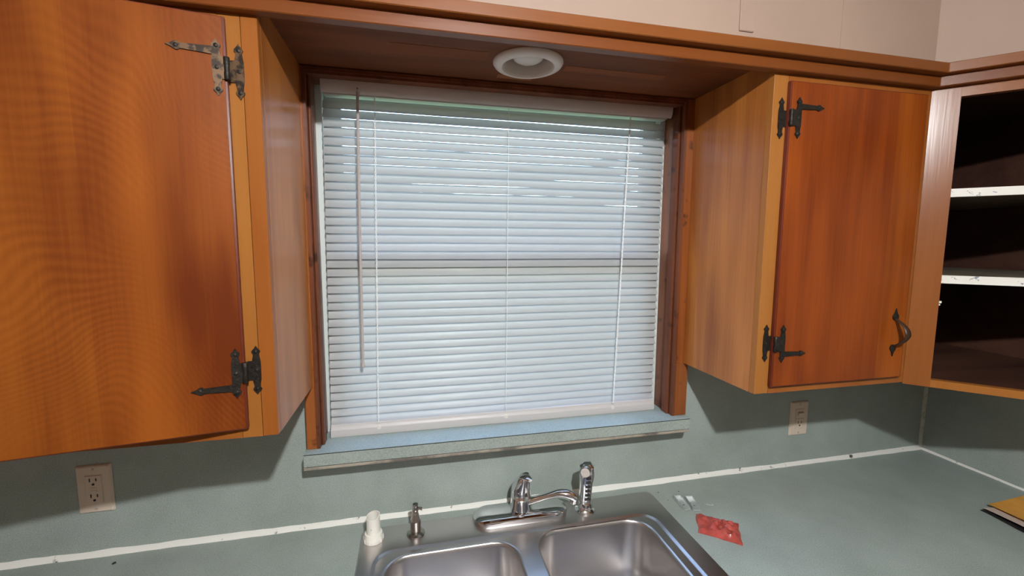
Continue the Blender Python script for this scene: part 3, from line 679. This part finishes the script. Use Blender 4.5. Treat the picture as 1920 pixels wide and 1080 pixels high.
# ---- white plastic fitting
px, py = -1.868, -.095
wf = thing('plastic_fitting', (px, py, ZD), 'white plastic tube fitting with collar standing on the sink corner', 'fitting')
obj('collar', lathe(new_bm(), [(.0225, -.0002), (.0235, .002), (.0235, .010), (.0210, .016), (.0205, .020), (.0160, .021)], (px, py, ZD), (0, 0, 1), 24), WPLAST, wf, True)
for k in range(10):
    a = 2*math.pi*k/10; bxo('collar_rib', WPLAST, wf, px+.0228*math.cos(a)-.0012, px+.0228*math.cos(a)+.0012, py+.0228*math.sin(a)-.0012, py+.0228*math.sin(a)+.0012, ZD+.001, ZD+.0115)
bm = new_bm(); n = 24
def slant(r, z0, top): return [(px+r*math.cos(2*math.pi*k/n), py+r*math.sin(2*math.pi*k/n), ZD+z0+(.0035*math.sin(2*math.pi*k/n+.6) if top else 0)) for k in range(n)]
loft(bm, [slant(.0160, .018, 0), slant(.0160, .050, 0), slant(.0160, .062, 1), slant(.0138, .062, 1), slant(.0132, .030, 0)], True, False, True); bmesh.ops.recalc_face_normals(bm, faces=bm.faces)
tb = obj('tube', bm, WPLAST, wf, True)
bxo('port', plain('port_brown', (.12, .08, .05), .6), tb, px-.004, px+.003, py-.0156, py-.013, ZD+.034, ZD+.0375)

# ================================================================== small things on the worktop
ZN = plain('zinc', (.74, .77, .77), .38, .85)
def bracket(name, cx, cy, ang, label):
    t = thing(name, (cx, cy, 0), label, 'bracket')
    xf = Matrix.Translation((cx, cy, 0)) @ Matrix.Rotation(ang, 4, 'Z')
    def b(n, *a, p=None): return obj(n, box(new_bm(), *a, bev=.0003), ZN, p or t, False, xf)
    base = b('plate', -.011, .011, -.028, .028, .0004, .0014)
    b('flange', -.011, -.0100, -.028, .028, .0005, .0115); b('flange', .0100, .011, -.025, .028, .0005, .0085)
    b('end_tab', -.010, .010, .0272, .0282, .0005, .0100); b('lip', -.008, .008, -.0295, -.0275, .0013, .0045)
    obj('rivet', lathe(new_bm(), [(.0035, 0), (.003, .0016), (.001, .002)], (cx+.002, cy-.006, .0012), (0, 0, 1), 12), CHROME, base, True)
    obj('hole', lathe(new_bm(), [(.003, 0), (.003, .0003)], (cx-.003, cy+.008, .0013), (0, 0, 1), 12), SLOT, base)  # dark disc on the plate, painted like the shade in a hole
bracket('blind_bracket', -1.041, -.118, math.radians(-6), 'small zinc blind bracket on the worktop, the one nearer the faucet')
bracket('blind_bracket', -1.014, -.127, math.radians(-14), 'small zinc blind bracket on the worktop, the one nearer the red packet')
sc = thing('loose_screw', (-.968, -.142, 0), 'tiny grey screw lying loose on the worktop', 'screw')
dv = Vector((.80, -.6, 0)); p0 = Vector((-.978, -.134, .0022))
obj('shank', tube(new_bm(), [p0, p0+dv*.016], [.0008, .0016], 8), ZN, sc, True)
obj('head', lathe(new_bm(), [(.0016, 0), (.0034, .002), (.0032, .003), (.001, .0036)], tuple(p0+dv*.016+Vector((0, 0, .0012))), tuple(dv), 10), ZN, sc, True)
# crumpled red packet
rnd = random.Random(12)
cs = [Vector((-1.031, -.166, 0)), Vector((-.950, -.226, 0)), Vector((-.998, -.297, 0)), Vector((-1.073, -.232, 0))]
bm = new_bm(); n1, n2 = 26, 20; from mathutils import noise as MN
top, bot = [], []
for i in range(n1+1):
    rt_, rb_ = [], []
    for j in range(n2+1):
        u, v = i/n1, j/n2
        p = cs[0].lerp(cs[1], u).lerp(cs[3].lerp(cs[2], u), v)
        q = Vector((p.x*60, p.y*60, 0)); e = min(u, 1-u, v, 1-v)
        p = p+Vector((MN.noise(q*.6+Vector((3, 0, 0))), MN.noise(q*.6+Vector((0, 7, 0))), 0))*.004
        h = .0014+min(1, e*6)*(.0045+.016*abs(MN.noise(q*.9))+.006*abs(MN.noise(q*2.3)))+.0016*abs(MN.noise(q*2))
        rt_.append(bm.verts.new((p.x, p.y, max(.0009, h)))); rb_.append(bm.verts.new((p.x, p.y, .0004)))
    top.append(rt_); bot.append(rb_)
for i in range(n1):
    for j in range(n2):
        bm.faces.new((top[i][j], top[i+1][j], top[i+1][j+1], top[i][j+1])); bm.faces.new((bot[i][j], bot[i][j+1], bot[i+1][j+1], bot[i+1][j]))
for i in range(n1): bm.faces.new((top[i][0], bot[i][0], bot[i+1][0], top[i+1][0])); bm.faces.new((top[i][n2], top[i+1][n2], bot[i+1][n2], bot[i][n2]))
for j in range(n2): bm.faces.new((top[0][j], top[0][j+1], bot[0][j+1], bot[0][j])); bm.faces.new((top[n1][j], bot[n1][j], bot[n1][j+1], top[n1][j+1]))
bmesh.ops.recalc_face_normals(bm, faces=bm.faces)
RED = plain('red_film', (.42, .075, .058), .16, var=.25, vscale=60)
RED.node_tree.nodes['Principled BSDF'].inputs['Subsurface Weight'].default_value = .15
RED.node_tree.nodes['Principled BSDF'].inputs['Subsurface Radius'].default_value = (.01, .003, .002)
tag(obj('red_packet', bm, RED, None, True), 'crumpled shiny red plastic packet on the worktop beside the sink', 'packet')
# papers at the right
def sheet(name, corner, ex, ey, lift, m, thk, seed, parent=None, z0=0):
    """rectangular sheet from its visible corner; lift raises its near left edge in a soft curl"""
    bm = new_bm(); n1, n2 = 14, 14; g = []
    for k in (0, 1):
        lay = []
        for i in range(n1+1):
            row = []
            for j in range(n2+1):
                u, v = i/n1, j/n2; p = Vector(corner)+Vector(ex)*u+Vector(ey)*v
                z = z0+lift*(math.exp(-u*7)*(.25+.75*min(1, v*3.2)) + .12*math.sin(v*5+seed)*math.exp(-u*3)*.5)
                row.append(bm.verts.new((p.x+.002*math.sin(v*9+seed)*(1-u), p.y, max(z0+.0002, z)+k*thk)))
            lay.append(row)
        g.append(lay)
    for i in range(n1):
        for j in range(n2):
            bm.faces.new((g[0][i][j], g[0][i][j+1], g[0][i+1][j+1], g[0][i+1][j])); bm.faces.new((g[1][i][j], g[1][i+1][j], g[1][i+1][j+1], g[1][i][j+1]))
    for i in range(n1):
        for j in (0, n2): bm.faces.new((g[0][i][j], g[0][i+1][j], g[1][i+1][j], g[1][i][j]))
    for j in range(n2):
        for i in (0, n1): bm.faces.new((g[0][i][j], g[0][i][j+1], g[1][i][j+1], g[1][i][j]))
    bmesh.ops.recalc_face_normals(bm, faces=bm.faces)
    return obj(name, bm, m, parent, True)
bk = thing('booklet', (-.14, -.43, 0), 'dark booklet with pale curled pages at the end of the worktop', 'booklet')
sheet('back_cover', (-.254, -.318, 0), (.21, -.012, 0), (-.028, -.28, 0), .0012, plain('booklet_black', (.020, .018, .018), .5), .0010, 1, bk, .0003)
sheet('page', (-.247, -.320, 0), (.20, -.012, 0), (-.026, -.27, 0), .0085, plain('page_pale', (.62, .50, .43), .6), .0006, 1.4, bk, .0045)
tag(sheet('yellow_paper', (-.222, -.316, 0), (.19, .012, 0), (-.012, -.27, 0), .006, plain('yellow_orange_paper', (.72, .33, .045), .5, var=.12, vscale=25), .0006, 2, None, .0108), 'yellow orange paper lying on the dark booklet', 'paper')
# crumbs and grit
CR = plain('dark_crumb', (.03, .024, .018), .8)
def crumb(x, y, s, seed, label, cat='crumb', grp='dark crumbs on the worktop behind the brackets'):
    rnd = random.Random(seed); bm = new_bm(); bmesh.ops.create_icosphere(bm, subdivisions=1, radius=s)
    for v in bm.verts: v.co = Vector((v.co.x*rnd.uniform(.6, 1.5), v.co.y*rnd.uniform(.6, 1.4), v.co.z*.55*rnd.uniform(.7, 1.2)))
    mz = min(v.co.z for v in bm.verts)
    for v in bm.verts: v.co += Vector((x, y, -mz))
    tag(obj('crumb', bm, CR), label, cat, grp)
crumb(-2.433, -.043, .0042, 1, 'dark flake on the worktop below the duplex outlet', grp=None)
for i, (x, y, s) in enumerate(((-1.075, -.052, .0016), (-1.013, -.060, .0017), (-1.020, -.083, .0014), (-1.068, -.092, .0012))):
    crumb(x, y, s, 5+i, ('dark crumb next to the caulk line by the sink corner', 'dark crumb behind the zinc brackets, close to the caulk line', 'smaller dark crumb just behind the zinc brackets', 'tiny dark speck between sink corner and zinc bracket')[i])
